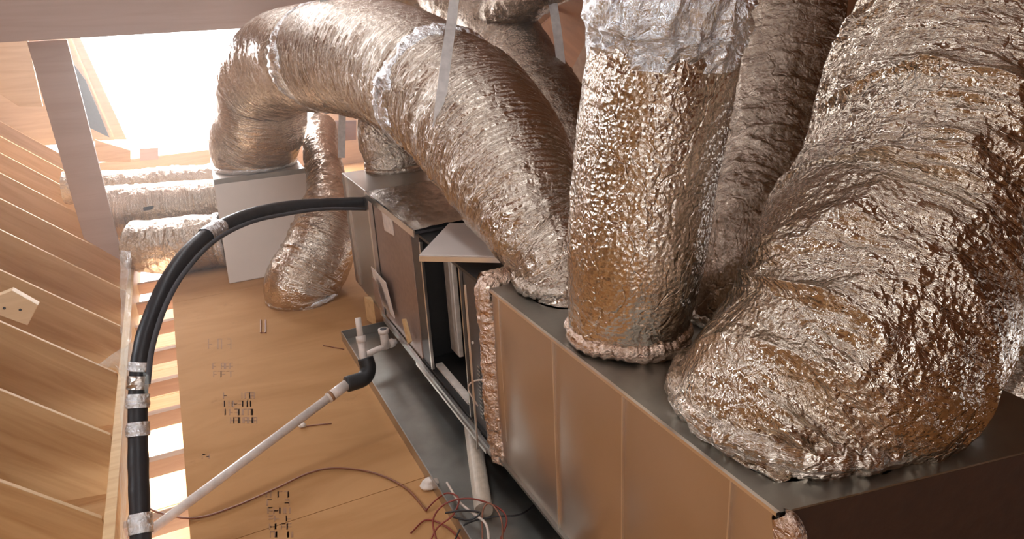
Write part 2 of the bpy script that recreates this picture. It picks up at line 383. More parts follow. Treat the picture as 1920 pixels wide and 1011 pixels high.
# ------------------------------------------------------------------ left rafters: deep pine boards rising to the left
RY = [1.22, 1.80, 2.379, 2.951, 3.552, 4.167, 4.795, 5.409, 6.03, 6.62, 7.2, 7.8]
ct = math.cos(math.atan(SL)); sn = math.sin(math.atan(SL))
names = ['nearest the camera', 'second from the camera', 'third from the camera', 'fourth from the camera', 'fifth from the camera', 'sixth from the camera', 'seventh from the camera',
         'under the wide brace', 'first behind the brace', 'second behind the brace', 'third behind the brace', 'last before the gable']
dy = 0.184/0.754
for i, y in enumerate(RY):
    xe = -0.472
    def top(x): return lo(x)
    pts2 = [(xe, top(xe)), (xe-.01, top(xe)-0.27), (-3.5, top(xe)-0.27), (-3.5, top(-3.5))]
    poly = []
    for (x, z) in pts2: poly.append((x, y+(-x-0.47)*dy*0.9, z))
    o = MB().prism(poly, (0, 0.020, 0)).build('rafter', MT['pine_slope'], bevel=0.002)
    tag(o, 'wide knotty pine rafter sloping down to the deck at left, %s' % names[i], 'rafter', 'pine rafters along the left slope')
# sill board and plastic strip where the rafters end
o = MB().box((-0.462, 0.9, -0.10), (-0.425, 7.9, 0.075)).build('sill_board', MT['pine'], bevel=0.003)
tag(o, 'long pale sill board running along the cut ends of the rafters', 'board')
def vlist(a): return [tuple(x) for x in a]

# wide brace and tie beam
ft = [at(155, 440, 4.97), at(222, 476, 4.95)]
yP = 5.36
a0, a1 = aty(50, 78, yP), aty(125, 74, yP); b0, b1 = aty(157, 448, yP), aty(232, 492, yP)
o = MB().prism([a0, a1, b1, b0], (0, .045, 0)).build('truss_brace', MT['beam'], bevel=0.003)
tag(o, 'wide leaning wooden brace standing on the left rafters, under the tie beam', 'brace')
c0, c1 = aty(-120, 87, yP-.05), aty(800, 33, yP-.05)
o = MB().prism([c0, c1, c1+np.array([0, 0, .5]), c0+np.array([0, 0, .5])], (0, .045, 0)).build('tie_beam', MT['beam'], bevel=0.003)
tag(o, 'wide greyish pink wooden beam across the top left above the bright opening', 'beam')
# bright lumber at the far left
o = MB().prism([aty(-30, 60, 6.6), aty(48, 60, 6.6), aty(80, 200, 6.6), aty(36, 200, 6.6), aty(0, 176, 6.6), aty(-30, 165, 6.6)], (0, .04, 0)).build('lumber_block', MT['pine_pale'], bevel=0.003)
tag(o, 'pale knotty lumber block at the far left behind the wide brace', 'lumber')
o = MB().prism([aty(178, 262, 7.7), aty(245, 282, 7.7), aty(245, 304, 7.7), aty(178, 304, 7.7)], (0, .04, 0)).build('lumber_block', MT['pine'], bevel=0.003)
tag(o, 'small orange lumber piece right of the brace at the foot of the opening', 'lumber')
o = MB().prism([aty(262, 279, 8.15), aty(297, 277, 8.15), aty(297, 299, 8.15), aty(262, 301, 8.15)], (0, .05, 0)).build('lumber_block', MT['beam'])
tag(o, 'small square brown lumber block low in the bright opening', 'lumber')
# block nailed to the side of a rafter
yq = 3.50
pb = [aty(-6, 556, yq), aty(22, 545, yq), aty(72, 573, yq), aty(52, 611, yq), aty(-6, 590, yq)]
bl = thing('wood_block', 'pale pine block with two nail holes fixed to a left rafter', 'block', aty(35, 585, yq))
blk = MB().prism(pb, (0, .05, 0)).build('block', MT['pine_pale'], bl, bevel=0.003)
for (a, b) in ((8, 578), (38, 581)):
    q = aty(a, b, yq); MB().tube([q-np.array([0, .002, 0]), q+np.array([0, .004, 0])], 0.006, 10).build('nail_hole', MT['black'], blk)

# roof lumber behind the ducts, right
for k, (pa_, pb_, d0, d1, lab) in enumerate([((905, 130), (1105, -60), 5.2, 4.6, 'brown roof rafter behind the two hanging straps'), ((1060, 190), (1130, 60), 4.6, 4.2, 'short roof rafter just left of the upright foil duct')]):
    o = MB().beam(at(*pa_, d0), at(*pb_, d1), 0.04, 0.12).build('roof_rafter', MT['joist']); tag(o, lab, 'rafter')

# ------------------------------------------------------------------ supply plenum
UX = 0.80; UX1 = 1.50; ZT = 0.77; ZB = 0.145
PY0 = 0.705; PY1 = 1.98
pl = thing('supply_plenum', 'long box plenum of brown-reflecting sheet metal carrying the foil ducts', 'plenum', (UX, PY0, ZB))
ny, nz = 60, 30
Yg = np.linspace(PY0, 1.90, ny); Zg = np.linspace(ZB, ZT, nz)
seamY = [atx(1038.6, 640, UX)[1], atx(1171, 728, UX)[1], atx(1376, 889, UX)[1], atx(940, 640, UX)[1]]
sy = sorted([PY0]+seamY+[1.90])
YY, ZZ = np.meshgrid(Yg, Zg, indexing='ij')
X = np.full_like(YY, UX)
for a, b in zip(sy[:-1], sy[1:]):
    m_ = (YY >= a) & (YY <= b); X[m_] -= 0.012*np.sin(np.pi*(YY[m_]-a)/(b-a))*np.sin(np.pi*(ZZ[m_]-ZB)/(ZT-ZB))
grid_mesh('side_panel', np.stack([X, YY, ZZ], -1), np.stack([YY, ZZ], -1), MT['galv_panel'], pl, closed=False)
yFar = 0.575
MB().hexa([(UX, PY0, ZT), (UX1, yFar, ZT), (UX1, PY1, ZT), (UX, PY1, ZT)], [(UX, PY0, ZT+.004), (UX1, yFar, ZT+.004), (UX1, PY1, ZT+.004), (UX, PY1, ZT+.004)]).build('top_panel', MT['galv_dark'], pl)
MB().hexa([(UX+.002, PY0, ZB), (UX1, yFar, ZB), (UX1, yFar+.02, ZB), (UX+.002, PY0+.02, ZB)], [(UX+.002, PY0, ZT), (UX1, yFar, ZT), (UX1, yFar+.02, ZT), (UX+.002, PY0+.02, ZT)]).build('end_panel', MT['end_shade'], pl)
MB().box((UX1-.004, yFar+.02, ZB), (UX1, PY1, ZT)).build('side_panel', MT['galv'], pl)
MB().box((UX+.002, PY0+.02, ZB-.004), (UX1, PY1, ZB)).build('bottom_panel', MT['galv_dark'], pl)
for y in seamY[:3]:
    MB().box((UX-.007, y-.0022, ZB), (UX+.002, y+.0022, ZT-.004)).build('seam', MT['seam'], pl, bevel=.001)
MB().box((UX-.004, seamY[3]-.002, ZB+.10), (UX+.002, seamY[3]+.002, ZT-.004)).build('seam', MT['seam'], pl)
MB().beam((UX-.004, PY0, ZT+.002), (UX-.004, 1.9, ZT+.002), .008, .008).build('edge_flange', MT['seam'], pl)
MB().beam((UX-.006, PY0, ZB), (UX-.006, 1.92, ZB), .012, .012).build('edge_flange', MT['galv_dark'], pl)
# rolled foil-backed liner poking out at the near corner
foil_tube('liner_edge', [(UX+.0, PY0-.0, ZT+.0, .012), (UX+.015, PY0-.012, ZT-.03, .022), (UX+.02, PY0-.014, ZT-.12, .024), (UX+.02, PY0-.014, ZB, .024)], MT['foil_copper'], pl, 120, 30, pleat=.004, crumple=.005, lump=.004)
# foil-wrapped flange between plenum and cabinet
fl = thing('insulated_flange', 'crumpled copper-toned foil edge wrap between plenum and open cabinet', 'flange', (UX, 1.95, ZB))
foil_tube('edge_wrap', [(UX+.015, 1.93, ZB-.02, .042), (UX+.015, 1.94, .4, .044), (UX+.015, 1.95, .62, .044), (UX+.018, 1.955, ZT-.02, .044), (UX+.04, 1.96, ZT+.0, .036)], MT['foil_copper'], fl, 220, 60, pleat=.006, pf=9, pa=3, crumple=.006, cf=40, lump=.006)
foil_tube('edge_wrap', [(UX+.0, 1.96, ZT-.005, .045), (UX+.12, 1.965, ZT+.0, .04), (UX+.3, 1.965, ZT+.0, .035), (UX+.5, 1.965, ZT, .035)], MT['foil_copper'], fl, 200, 50, pleat=.004, crumple=.006, cf=40, lump=.005)
MB().box((UX-.055, 1.995, ZB+.0), (UX-.049, 2.0, ZT)).build('trim_edge', MT['seam'], fl)

# ------------------------------------------------------------------ air handler cabinet with its door off
AY0, AY1, AY2 = 2.02, 2.74, 3.32
ah = thing('air_handler', 'horizontal air handler cabinet with its service door off and dark interior', 'air handler', (UX, AY0, ZB))
T_ = .012
mb = MB()
mb.box((UX, AY0, ZB), (UX1, AY1, ZB+T_)); mb.box((UX1-T_, AY0, ZB), (UX1, AY1, ZT)); mb.box((UX, AY0, ZT-T_), (UX1, AY1, ZT))
mb.box((UX+.002, AY0, ZB), (UX1, AY0+T_, ZT)); mb.box((UX+.02, AY1-T_, ZB), (UX1, AY1, ZT))
mb.build('housing', MT['black'], ah)
MB().box((UX, AY1, ZB), (UX1, AY2, ZT)).build('side_panel', MT['cabinet'], ah, bevel=.004)
def yx(px, py, x=UX): return atx(px, py, x)[1]
# front frame members
yA, yBq = yx(798, 560), yx(766, 560)
MB().box((UX+.004, yA+.02, ZB), (UX+.012, AY1, ZT-.01)).build('inner_panel', MT['charcoal'], ah)
MB().box((UX-.004, yA-.006, ZB+.02), (UX+.008, yA+.006, ZT-.03)).build('post', MT['seam'], ah, bevel=.001)
yw0, yw1 = yx(853, 580, UX+.12), yx(840, 580, UX+.12)
MB().box((UX+.12, yw0-.006, ZB+.05), (UX+.14, yw1+.006, ZT-.02)).build('filter_frame', MT['white'], ah, bevel=.002)
yc = yx(864, 560)
MB().box((UX+.0, yc-.006, ZB+.01), (UX+.01, yc+.004, ZT-.01)).build('post', MT['galv'], ah)
cp_ = MB().box((UX+.012, AY0+T_, ZB+.01), (UX+.02, yc-.006, ZT-.012)).build('control_panel', MT['charcoal'], ah)
MB().box((UX+.16, AY0+.1, ZB+.02), (UX+.3, AY1-.1, ZB+.3)).build('blower_housing', MT['charcoal'], ah, bevel=.02)
for k in range(14):
    MB().box((UX+.006, AY0+.05, ZB+.06+k*.016), (UX+.012, AY0+.075, ZB+.066+k*.016)).build('control_pin', MT['galv_dark'], cp_)
MB().tube([(UX+.006, yx(880, 583), 0.50), (UX+.0, yx(880, 583), .50)], .005, 10).build('indicator', MT['white'], cp_)
# lower rails
MB().beam((UX-.012, AY0-.05, ZB-.012), (UX-.012, AY2, ZB-.012), .012, .03).build('base_rail', MT['galv'], ah)
MB().beam((UX-.03, AY0-.05, ZB-.004), (UX-.03, AY1, ZB-.004), .008, .012).build('base_rail', MT['seam'], ah)
MB().beam((UX+.04, AY0+.25, ZB+.018), (UX+.04, AY1-.1, ZB+.018), .03, .012).build('base_rail', MT['white'], ah)
tt = spline([(UX+.0, 2.10, .25), (UX-.02, 2.13, .31), (UX-.015, 2.09, .36), (UX+.01, 2.04, .385)], 20)[0]
MB().tube(tt, .003, 8).build('control_wire', MT['wire_white'], ah, smooth=True)
# papers stuck on the closed side
def sheet(px, d, nm, mat, par, th=.003):
    P4 = [atx(a, b, d) for a, b in px]; return MB().prism(P4, (-th, 0, 0)).build(nm, mat, par)
sheet([(716, 392), (735, 402), (740, 442), (722, 432)], UX-.001, 'rating_label', MT['paper'], ah)
cg = thing('instruction_sheet', 'folded paper manual hanging on the lower side of the cabinet', 'paper', atx(718, 595, UX))
MB().prism([atx(697, 500, UX-.02), atx(724, 530, UX-.03), atx(741, 597, UX-.015), atx(709, 560, UX-.01)], (-.004, 0, 0)).build('sheet', MT['paper'], cg)
MB().prism([atx(699, 520, UX-.04), atx(706, 528, UX-.045), atx(722, 590, UX-.05), atx(704, 560, UX-.04)], (-.003, 0, 0)).build('sheet', MT['cabinet'], cg)
# insulation sheet lying over the cabinet top
mb_ = []
ns_, nt2 = 120, 90
gx = np.linspace(0, 1, ns_)[:, None]; gy = np.linspace(0, 1, nt2)[None]
c00, c10, c01, c11 = np.array([UX-.02, 2.60]), np.array([1.42, 2.66]), np.array([UX-.02, 3.36]), np.array([1.42, 3.40])
XYs = (c00*(1-gx)[..., None]*(1-gy)[..., None]+c10*gx[..., None]*(1-gy)[..., None]+c01*(1-gx)[..., None]*gy[..., None]+c11*gx[..., None]*gy[..., None])
hz = ZT+.022+.008*ridged(XYs[..., 0]*9, XYs[..., 1]*7, XYs[..., 0]*0+2, 3)+.006*noise3(XYs[..., 0]*4, XYs[..., 1]*4, XYs[..., 0]*0)
iw = thing('insulation_blanket', 'dark wrinkled foil-faced insulation sheet lying on the air handler top', 'insulation', (UX, 3.0, ZT))
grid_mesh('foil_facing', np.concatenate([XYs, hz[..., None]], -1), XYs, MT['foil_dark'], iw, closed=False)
MB().box((UX-.018, 2.62, ZT+.001), (1.42, 3.36, ZT+.012)).build('batt', MT['felt'], iw)
MB().beam((UX-.022, 2.6, ZT+.008), (UX-.022, 3.36, ZT+.012), .006, .03).build('edge_strip', MT['seam'], iw)
# removed door lying on top
zd = ZT+.055
q4 = [atz(786, 481, zd), atz(966, 484, zd), atz(925, 421, zd), atz(842, 421, zd)]
dp = thing('access_door', 'removed grey sheet metal door lying on top of the cabinet opening', 'panel', q4[0])
MB().prism(q4, (0, 0, .006)).build('door_skin', MT['cabinet'].copy(), dp, bevel=.002)
dm = dp.children[0].data.materials[0]; 
dm = metal_mat('grey_door_skin', (0.60, 0.53, 0.49), 0.5, .06, metallic=0.5); dp.children[0].data.materials[0] = dm
MB().beam(q4[0]+np.array([0, 0, -.008]), q4[1]+np.array([0, 0, -.008]), .006, .018).build('door_lip', MT['seam'], dp.children[0])
# rear section
rr_ = thing('return_box', 'bright grey sheet metal box joined behind the air handler', 'plenum', (UX, AY2, ZB))
MB().box((UX-.01, AY2+.015, ZB), (UX1, 3.92, ZT+.02)).build('housing', MT['galv'], rr_, bevel=.004)
MB().box((UX-.022, AY2-.0, ZB), (UX-.004, AY2+.03, ZT+.02)).build('edge_strip', MT['seam'], rr_)
MB().box((UX-.022, 3.78, ZB+.02), (UX-.008, 3.80, ZT+.02)).build('edge_strip', MT['seam'], rr_)

# ------------------------------------------------------------------ drain pan, supports, drain piping
PX0, PX1, PYa, PYb, PZ = 0.585, 1.55, 1.55, 3.46, 0.055
pn = thing('drain_pan', 'galvanised drip pan on the plywood under the air handler', 'pan', (PX0, PYa, 0))
MB().box((PX0, PYa, 0.001), (PX1, PYb, 0.006)).build('base', MT['galv_dark'], pn)
for (a, b) in (((PX0, PYa), (PX0, PYb)), ((PX1, PYa), (PX1, PYb)), ((PX0, PYa), (PX1, PYa)), ((PX0, PYb), (PX1, PYb))):
    MB().beam((*a, PZ/2), (*b, PZ/2), .004, PZ).build('rim', MT['galv'], pn)
o = MB().tube([atz(884, 795, .04), atz(907, 958, .04)], .031, 28).build('pipe_offcut', MT['aged_pipe'], None, smooth=False)
tag(o, 'white pipe offcut lying in the drip pan under the foil edge wrap', 'pipe')
for (x, y, lb) in [(1.40, 1.0, 'timber block under the near end of the plenum, right side'), (0.95, 0.9, 'timber block under the near end of the plenum, left side')]:
    o = MB().box((x-.05, y-.05, 0), (x+.05, y+.05, ZB-.005)).build('support_block', MT['pine']); tag(o, lb, 'block')
for (x, y, lb) in [(0.93, 3.15, 'timber block in the pan under the far end of the air handler'), (1.38, 3.15, 'timber block at the far right in the pan'), (1.38, 2.1, 'timber block at the near right in the pan')]:
    o = MB().box((x-.04, y-.04, .006), (x+.04, y+.04, ZB-.03)).build('support_block', MT['pine']); tag(o, lb, 'block')
o = MB().prism([atz(688, 600, .02), atz(704, 600, .02), atz(706, 612, .02)], (0, 0, .14)).build('wood_shim', MT['pine']); tag(o, 'short upright pine shim behind the drain fittings', 'shim')
o = MB().prism([atx(757, 598, UX-.03), atx(762, 598, UX-.03), atx(773, 640, UX-.03), atx(768, 645, UX-.03)], (-.01, 0, 0)).build('wood_shim', MT['pine']); tag(o, 'thin orange wood sliver at the foot of the cabinet corner', 'shim')

dr = thing('drain_fitting', 'pale plastic trap with tee and upright stubs at the pan edge', 'pipe', atz(715, 640, 0.05))
A = atz(680, 668, .09); B_ = atz(742, 640, .10); B_[0] = max(B_[0], UX-.03)
MB().tube([A, B_], .014, 16).build('pipe', MT['pvc'], dr, smooth=True)
tp = A+(B_-A)*.68
tee_ = MB().tube([tp-np.array([0, 0, .012]), tp+np.array([0, 0, .085])], .02, 18).build('tee', MT['pvc'], dr, smooth=True)
MB().tube([tp+np.array([0, 0, .07]), tp+np.array([0, 0, .09])], .026, 18).build('tee_collar', MT['pvc'], tee_, smooth=True)
MB().tube([tp+np.array([0, 0, .089]), tp+np.array([0, 0, .0912])], .016, 18).build('tee_mouth', MT['felt'], tee_)
MB().tube([tp+(B_-A)*.12, tp+(B_-A)*.24], .022, 18).build('coupling', MT['pvc'], dr, smooth=True)
E0 = at(684, 690, 2.85)
dE = -(RW.T @ (E0-np.array([0, 0, CAM_H])))[2]
st0, st1 = at(681, 668, dE), at(671, 596, dE)
MB().tube([at(686, 690, dE), st0, at(676, 630, dE)], .016, 18).build('pipe', MT['pvc'], dr, smooth=True)
MB().tube([at(676, 634, dE), st1], .0125, 18).build('pipe', MT['pvc'], dr, smooth=True)
MB().tube([at(678, 642, dE), at(676, 630, dE)], .02, 18).build('coupling', MT['pvc'], dr, smooth=True)
# black rubber elbow
EP = spline([at(685, 671, dE), at(690, 692, dE), at(681, 710, dE-.02), at(650, 721, dE-.06)], 26)[0]
o = MB().tube(EP, .032, 22).build('rubber_elbow', MT['rubber'], None, smooth=True); tag(o, 'black rubber elbow joining the plastic drain pipe to the pan trap', 'elbow')
# long drain pipe
lp = thing('drain_pipe', 'long pale plastic drain pipe slanting across the plywood to the gap', 'pipe', atz(285, 1000, .03))
p0 = EP[-1]; p1 = atz(272, 1003, 0.02)
p2 = p1+(p1-p0)*.12
MB().tube([p0, p1, p2], .0165, 18).build('pipe', MT['pvc'], lp, smooth=True)
dd = (p1-p0)/np.linalg.norm(p1-p0)
MB().tube([p0-dd*.0, p0+dd*.09], .021, 18).build('coupling', MT['pvc'], lp, smooth=True)
MB().tube([p0+dd*.07, p0+dd*.082], .0218, 18).build('printed_mark', MT['ink'], lp, smooth=True)

# ------------------------------------------------------------------ refrigerant line
ls = thing('refrigerant_line', 'thick black insulated line set arching from the cabinet down to the left edge', 'pipe', at(262, 960, 2.2))
pts = [(722, 379, 3.72), (640, 381, 3.45), (550, 387, 3.2), (470, 403, 2.95), (395, 437, 2.7), (335, 497, 2.5), (295, 570, 2.38), (268, 650, 2.32), (259, 740, 2.30), (259, 850, 2.26), (262, 960, 2.2), (265, 1040, 2.16)]
LP = np.array([at(*q) for q in pts]); rad = np.linspace(.027, .031, len(pts))
LQ, _ = spline(np.c_[LP, rad], 160)
MB().tube(LQ[:, :3], LQ[:, 3]*(1+.03*noise3(np.arange(160)*.3, np.zeros(160), np.zeros(160))), 24).build('insulation_sleeve', MT['foam'], ls, smooth=True)
pts2 = [(700, 392, 3.6), (610, 392, 3.3), (540, 401, 3.12), (470, 417, 2.9), (405, 450, 2.65), (350, 506, 2.45), (312, 570, 2.33), (286, 650, 2.27), (277, 720, 2.25)]
MB().tube(spline([at(*q) for q in pts2], 100)[0], .0085, 12).build('copper_tube', MT['felt'], ls, smooth=True)
def on_line(py0, py1, nm, mat, gr=1.12, lo_=True):
    idx = [i for i in range(160) if True]
    pr = []
    for i in range(160):
        v = RW.T @ (LQ[i, :3]-np.array([0, 0, CAM_H])); pr.append((960-FPX*v[0]/v[2], 505.5+FPX*v[1]/v[2]))
    sel = [i for i in range(160) if py0 <= pr[i][1] <= py1]
    if len(sel) < 3: sel = list(range(sel[0]-1, sel[0]+2)) if sel else [80, 81, 82]
    Pq = spline(np.c_[LQ[sel, :3], LQ[sel, 3]*gr], 40)[0]
    foil_tube(nm, Pq, mat, ls, 50, 50, pleat=.003, crumple=.002, lump=.002, pf=40)
on_line(424, 446, 'tape_band', MT['foil_tape']); on_line(674, 700, 'tape_band', MT['foil_tape'])
on_line(738, 771, 'tape_band', MT['foil_tape']); on_line(792, 822, 'tape_band', MT['foil_tape']); on_line(962, 1004, 'tape_band', MT['foil_tape'])
on_line(700, 734, 'tape_wrap', MT['galv_panel'], 1.08)

# clear plastic scrap at the rafter ends
pg = []
rn = np.random.RandomState(5)
G = [[(182, 684, 2.50), (215, 660, 2.5), (250, 640, 2.42)], [(200, 686, 2.5), (225, 680, 2.40), (262, 676, 2.33)], [(215, 690, 2.5), (245, 700, 2.40), (280, 704, 2.22)], [(225, 696, 2.5), (250, 722, 2.44), (278, 745, 2.22)]]
K = np.array([[at(*q) for q in r] for r in G])
u_ = np.linspace(0, 3, 40); v_ = np.linspace(0, 2, 30)
KK = np.array([[np.array([np.interp(v, [0, 1, 2], [np.interp(u, range(4), K[:, j, c]) for j in range(3)]) for c in range(3)]) for v in v_] for u in u_])
KK += .006*noise3(*(np.moveaxis(KK, -1, 0)*30))[..., None]
o = grid_mesh('plastic_sheet', KK, KK[..., :2], MT['plastic'], None, closed=False)
tag(o, 'crumpled clear plastic scrap caught between rafters and black pipe', 'plastic')
stripG = [[at(226, y, d), at(236, y, d-.03), at(246, y, d)] for y, d in ((470, 3.6), (560, 3.2), (680, 2.75), (800, 2.45), (900, 2.3), (1030, 2.15))]
K = np.array(stripG); u_ = np.linspace(0, 5, 160); v_ = np.linspace(0, 2, 14)
KK = np.array([[np.array([np.interp(v, [0, 1, 2], [np.interp(u, range(6), K[:, j, c]) for j in range(3)]) for c in range(3)]) for v in v_] for u in u_])
KK += .005*noise3(KK[..., 0]*60, KK[..., 1]*12, KK[..., 2]*12)[..., None]
o = grid_mesh('plastic_sheet', KK, KK[..., :2], MT['plastic'], None, closed=False)
tag(o, 'long clear plastic strip hanging along the rafter ends left of the black pipe', 'plastic')

# ------------------------------------------------------------------ wires
def wire(pxs, z, r, name, mat, label, group=None, zs=None):
    P = [atz(a, b, (zs[i] if zs else z)) for i, (a, b) in enumerate(pxs)]
    o = MB().tube(spline(P, max(30, len(P)*10))[0], r, 8).build(name, mat, None, smooth=True); tag(o, label, 'wire', group); return o
wire([(270, 948), (300, 962), (365, 972), (440, 950), (520, 915), (580, 887), (630, 878), (700, 887), (760, 915), (800, 958)], .006, .0035, 'thermostat_wire', MT['wire_brown'], 'thin brown wire curving over the plywood from the gap to the pan')
g = 'loose control wires by the pan'
wire([(798, 958), (815, 940), (838, 925), (860, 935), (850, 965), (820, 990), (805, 1020)], .012, .003, 'control_wire', MT['wire_red'], 'red wire curl nearest the plywood, hanging over the pan corner', g, [.01, .02, .06, .07, .06, .03, .01])
wire([(820, 1020), (812, 975), (835, 945), (880, 935), (930, 950), (950, 975), (935, 1020)], .01, .003, 'control_wire', MT['wire_red'], 'wide red wire loop around the white support tube', g, [.01, .04, .07, .08, .07, .05, .01])
wire([(835, 962), (870, 958), (900, 962), (880, 975), (850, 970)], .03, .0035, 'control_wire', MT['wire_black'], 'short black wire bundle in front of the white support tube', g, [.06, .07, .07, .06, .06])
wire([(905, 1030), (905, 960), (920, 945), (940, 975), (942, 1030)], .02, .003, 'control_wire', MT['wire_brown'], 'brown wire looped at the foot of the white support tube', g, [.01, .07, .08, .06, .02])
wire([(838, 905), (860, 940), (890, 965), (912, 985), (918, 1030)], .02, .0045, 'control_wire', MT['wire_white'], 'white wire falling from the pan rim past the red wires', g, [.06, .06, .06, .06, .03])
wire([(850, 1020), (870, 985), (920, 970), (975, 965), (1010, 940)], .01, .003, 'control_wire', MT['wire_black'], 'dark wire running right under the plenum edge', g, [.01, .03, .03, .02, .01])
wire([(770, 1000), (800, 975), (840, 990), (870, 1020)], .006, .003, 'control_wire', MT['wire_red'], 'red wire lying on the plywood at the bottom edge', g)

# small litter on the floor
st = thing('staple', 'small brown u-shaped staple lying on the bare plywood', 'staple', atz(493, 612, 0))
a_, b_2, c_, d_ = [atz(*q, .004) for q in ((489, 600), (489, 624), (498, 624), (498, 600))]
MB().tube([a_, b_2, c_, d_], .004, 8).build('wire_bend', MT['wire_brown'], st)
def lumpy(px, py, sx, sy, sz, nm, mat, lab, cat):
    c = atz(px, py, 0); n = 14
    th = np.linspace(0, math.pi, n)[:, None]; ph = np.arange(20)*2*math.pi/20
    d = np.stack(np.broadcast_arrays(np.sin(th)*np.cos(ph), np.sin(th)*np.sin(ph), np.cos(th)+ph*0), -1)
    rr = 1+.35*noise3(d[..., 0]*2.2+px, d[..., 1]*2.2, d[..., 2]*2.2)
    P = c+np.array([0, 0, sz*.95])+d*rr[..., None]*np.array([sx, sy, sz])
    P[..., 2] = np.maximum(P[..., 2], .001)
    o = grid_mesh(nm, P, P[..., :2], mat, None); tag(o, lab, cat)
lumpy(806, 914, .03, .025, .018, 'paper_scrap', MT['white'], 'white crumpled paper scrap beside the near pan rim', 'scrap')
lumpy(568, 801, .014, .014, .01, 'paper_scrap', MT['white'], 'tiny white scrap just right of the long drain pipe', 'scrap')
o = MB().beam(atz(575, 799, .003), atz(622, 794, .003), .004, .004).build('wood_splinter', MT['wire_brown']); tag(o, 'thin brown splinter beside the tiny white scrap', 'splinter')
o = MB().beam(atz(606, 648, .003), atz(645, 655, .003), .004, .004).build('wood_splinter', MT['wire_brown']); tag(o, 'thin brown splinter left of the far pan corner', 'splinter')
# grade stamps printed on the plywood (illegible strokes)
def stamp(px, py, wpx, hpx, rows, cols, seed):
    rs = np.random.RandomState(seed); mb = MB()
    for r in range(rows):
        for c in range(cols):
            if rs.rand() < .25: continue
            x = px+wpx*(c+.5)/cols-wpx/2+r*1.5; y = py+hpx*(r+.5)/rows-hpx/2
            gw, gh = wpx/cols*.36, hpx/rows*.36
            for q in range(rs.randint(2, 5)):
                k = rs.randint(4)
                e = [((-gw, -gh), (-gw, gh)), ((gw, -gh), (gw, gh)), ((-gw, -gh), (gw, -gh)), ((-gw, gh*.1), (gw, gh*.1))][k]
                mb.beam(atz(x+e[0][0], y+e[0][1], .0006), atz(x+e[1][0], y+e[1][1], .0006), .0035+rs.rand()*.003, .0006)
    o = mb.build('grade_stamp', MT['ink'], floor)
stamp(412, 645, 44, 26, 1, 5, 1); stamp(418, 694, 40, 30, 2, 5, 2); stamp(448, 765, 60, 62, 4, 7, 3); stamp(520, 965, 44, 90, 6, 4, 4); stamp(382, 856, 22, 10, 1, 3, 5)

# ------------------------------------------------------------------ left filter box
yb = 4.75
z1 = .64
L0, L1 = atz(400, 338, z1), atz(572, 316, z1); Bq = atz(430, 533, 0)
bx = thing('return_filter_box', 'upright grey sheet metal box on the plywood under the left duct elbow', 'duct box', Bq)
dv = (L1-L0)/np.linalg.norm(L1-L0); nb = np.array([-dv[1], dv[0], 0])
W_ = np.linalg.norm(L1-L0)
lo4 = [Bq, Bq+dv*W_*.98, Bq+dv*W_*.98+nb*.9, Bq+nb*.9]
hi4 = [L0, L1, L1+nb*.9, L0+nb*.9]
MB().hexa([p+np.array([0, 0, .002]) for p in lo4], hi4).build('housing', MT['galv_soft'], bx, bevel=.006)
MB().beam(L0-nb*.006+np.array([0, 0, -.02]), L1-nb*.006+np.array([0, 0, -.02]), .012, .05).build('top_flange', MT['galv_dark'], bx)
MB().hexa([L1+dv*.002-nb*.015-np.array([0, 0, .24]), L1+dv*.05-nb*.015-np.array([0, 0, .24]), L1+dv*.05+nb*.04-np.array([0, 0, .24]), L1+dv*.002+nb*.04-np.array([0, 0, .24])],
          [L1+dv*.002-nb*.015, L1+dv*.04-nb*.015, L1+dv*.04+nb*.04, L1+dv*.002+nb*.04]).build('corner_bracket', MT['galv_dark'], bx)

# ------------------------------------------------------------------ foil ducts
def P4(l): return [tuple(at(a, b, d))+(r,) for a, b, d, r in l]
# arched duct: from the left box over the cabinet to the plenum
d1 = thing('flexible_duct', 'large foil duct arching from the left box over the cabinet to the plenum', 'duct', at(1040, 545, 2.15))
cen = (L0+L1)/2+nb*.30
ptsA = [tuple(cen+np.array([0, 0, .0]))+(.27,), tuple(cen+np.array([0, 0, .14]))+(.285,)]+P4([(489, 230, 4.80, .285), (494, 160, 4.62, .290), (538, 116, 4.28, .290), (610, 108, 3.85, .285)])
foil_tube('jacket', ptsA, MT['foil_ring'], d1, 280, 190, pleat=.010, pf=26, pa=1.0, lump=.012, crumple=.004, side=(0.3, -.5, -1), pinch=((.96, .05, .02),))
ptsB = P4([(600, 108, 3.88, .272), (650, 106, 3.65, .288), (735, 124, 3.32, .282), (830, 175, 2.95, .268)])
foil_tube('jacket', ptsB, MT['foil_ring'], d1, 280, 200, pleat=.009, pf=24, pa=1.0, lump=.008, crumple=.003, side=(-.3, -.5, -1), pinch=((.97, .04, .02),), seed=3)
ptsC = P4([(822, 170, 2.97, .262), (870, 208, 2.8, .27), (935, 285, 2.55, .245), (985, 375, 2.37, .205), (1010, 430, 2.29, .168)])+[(1.02, 1.85, .845, .158), (1.025, 1.785, .745, .158), (1.025, 1.74, .66, .15)]
foil_tube('jacket', ptsC, MT['foil_ring'], d1, 380, 220, pleat=.012, pf=20, pa=1.0, lump=.010, crumple=.004, side=(-.6, -.5, -.7), pinch=((.80, .03, .018),), seed=6, zmin=ZT+.004)
foil_ring('collar', (1.02, 1.815, ZT+.03), (0, 0, 1), .145, .024, MT['foil'], d1, .008, 1.0, 2)
foil_ring('collar', cen+np.array([0, 0, .02]), (0, 0, 1), .265, .02, MT['foil_tape'], d1, .006, .8, 4)
def band(P, i0, R, nm, mat, r=.012, seed=1, bump=.006):
    Q, _ = spline(P, 40); n = Q[i0+1, :3]-Q[i0-1, :3]
    return foil_ring(nm, Q[i0, :3], n, R, r, mat, d1, bump, 2.6, seed)
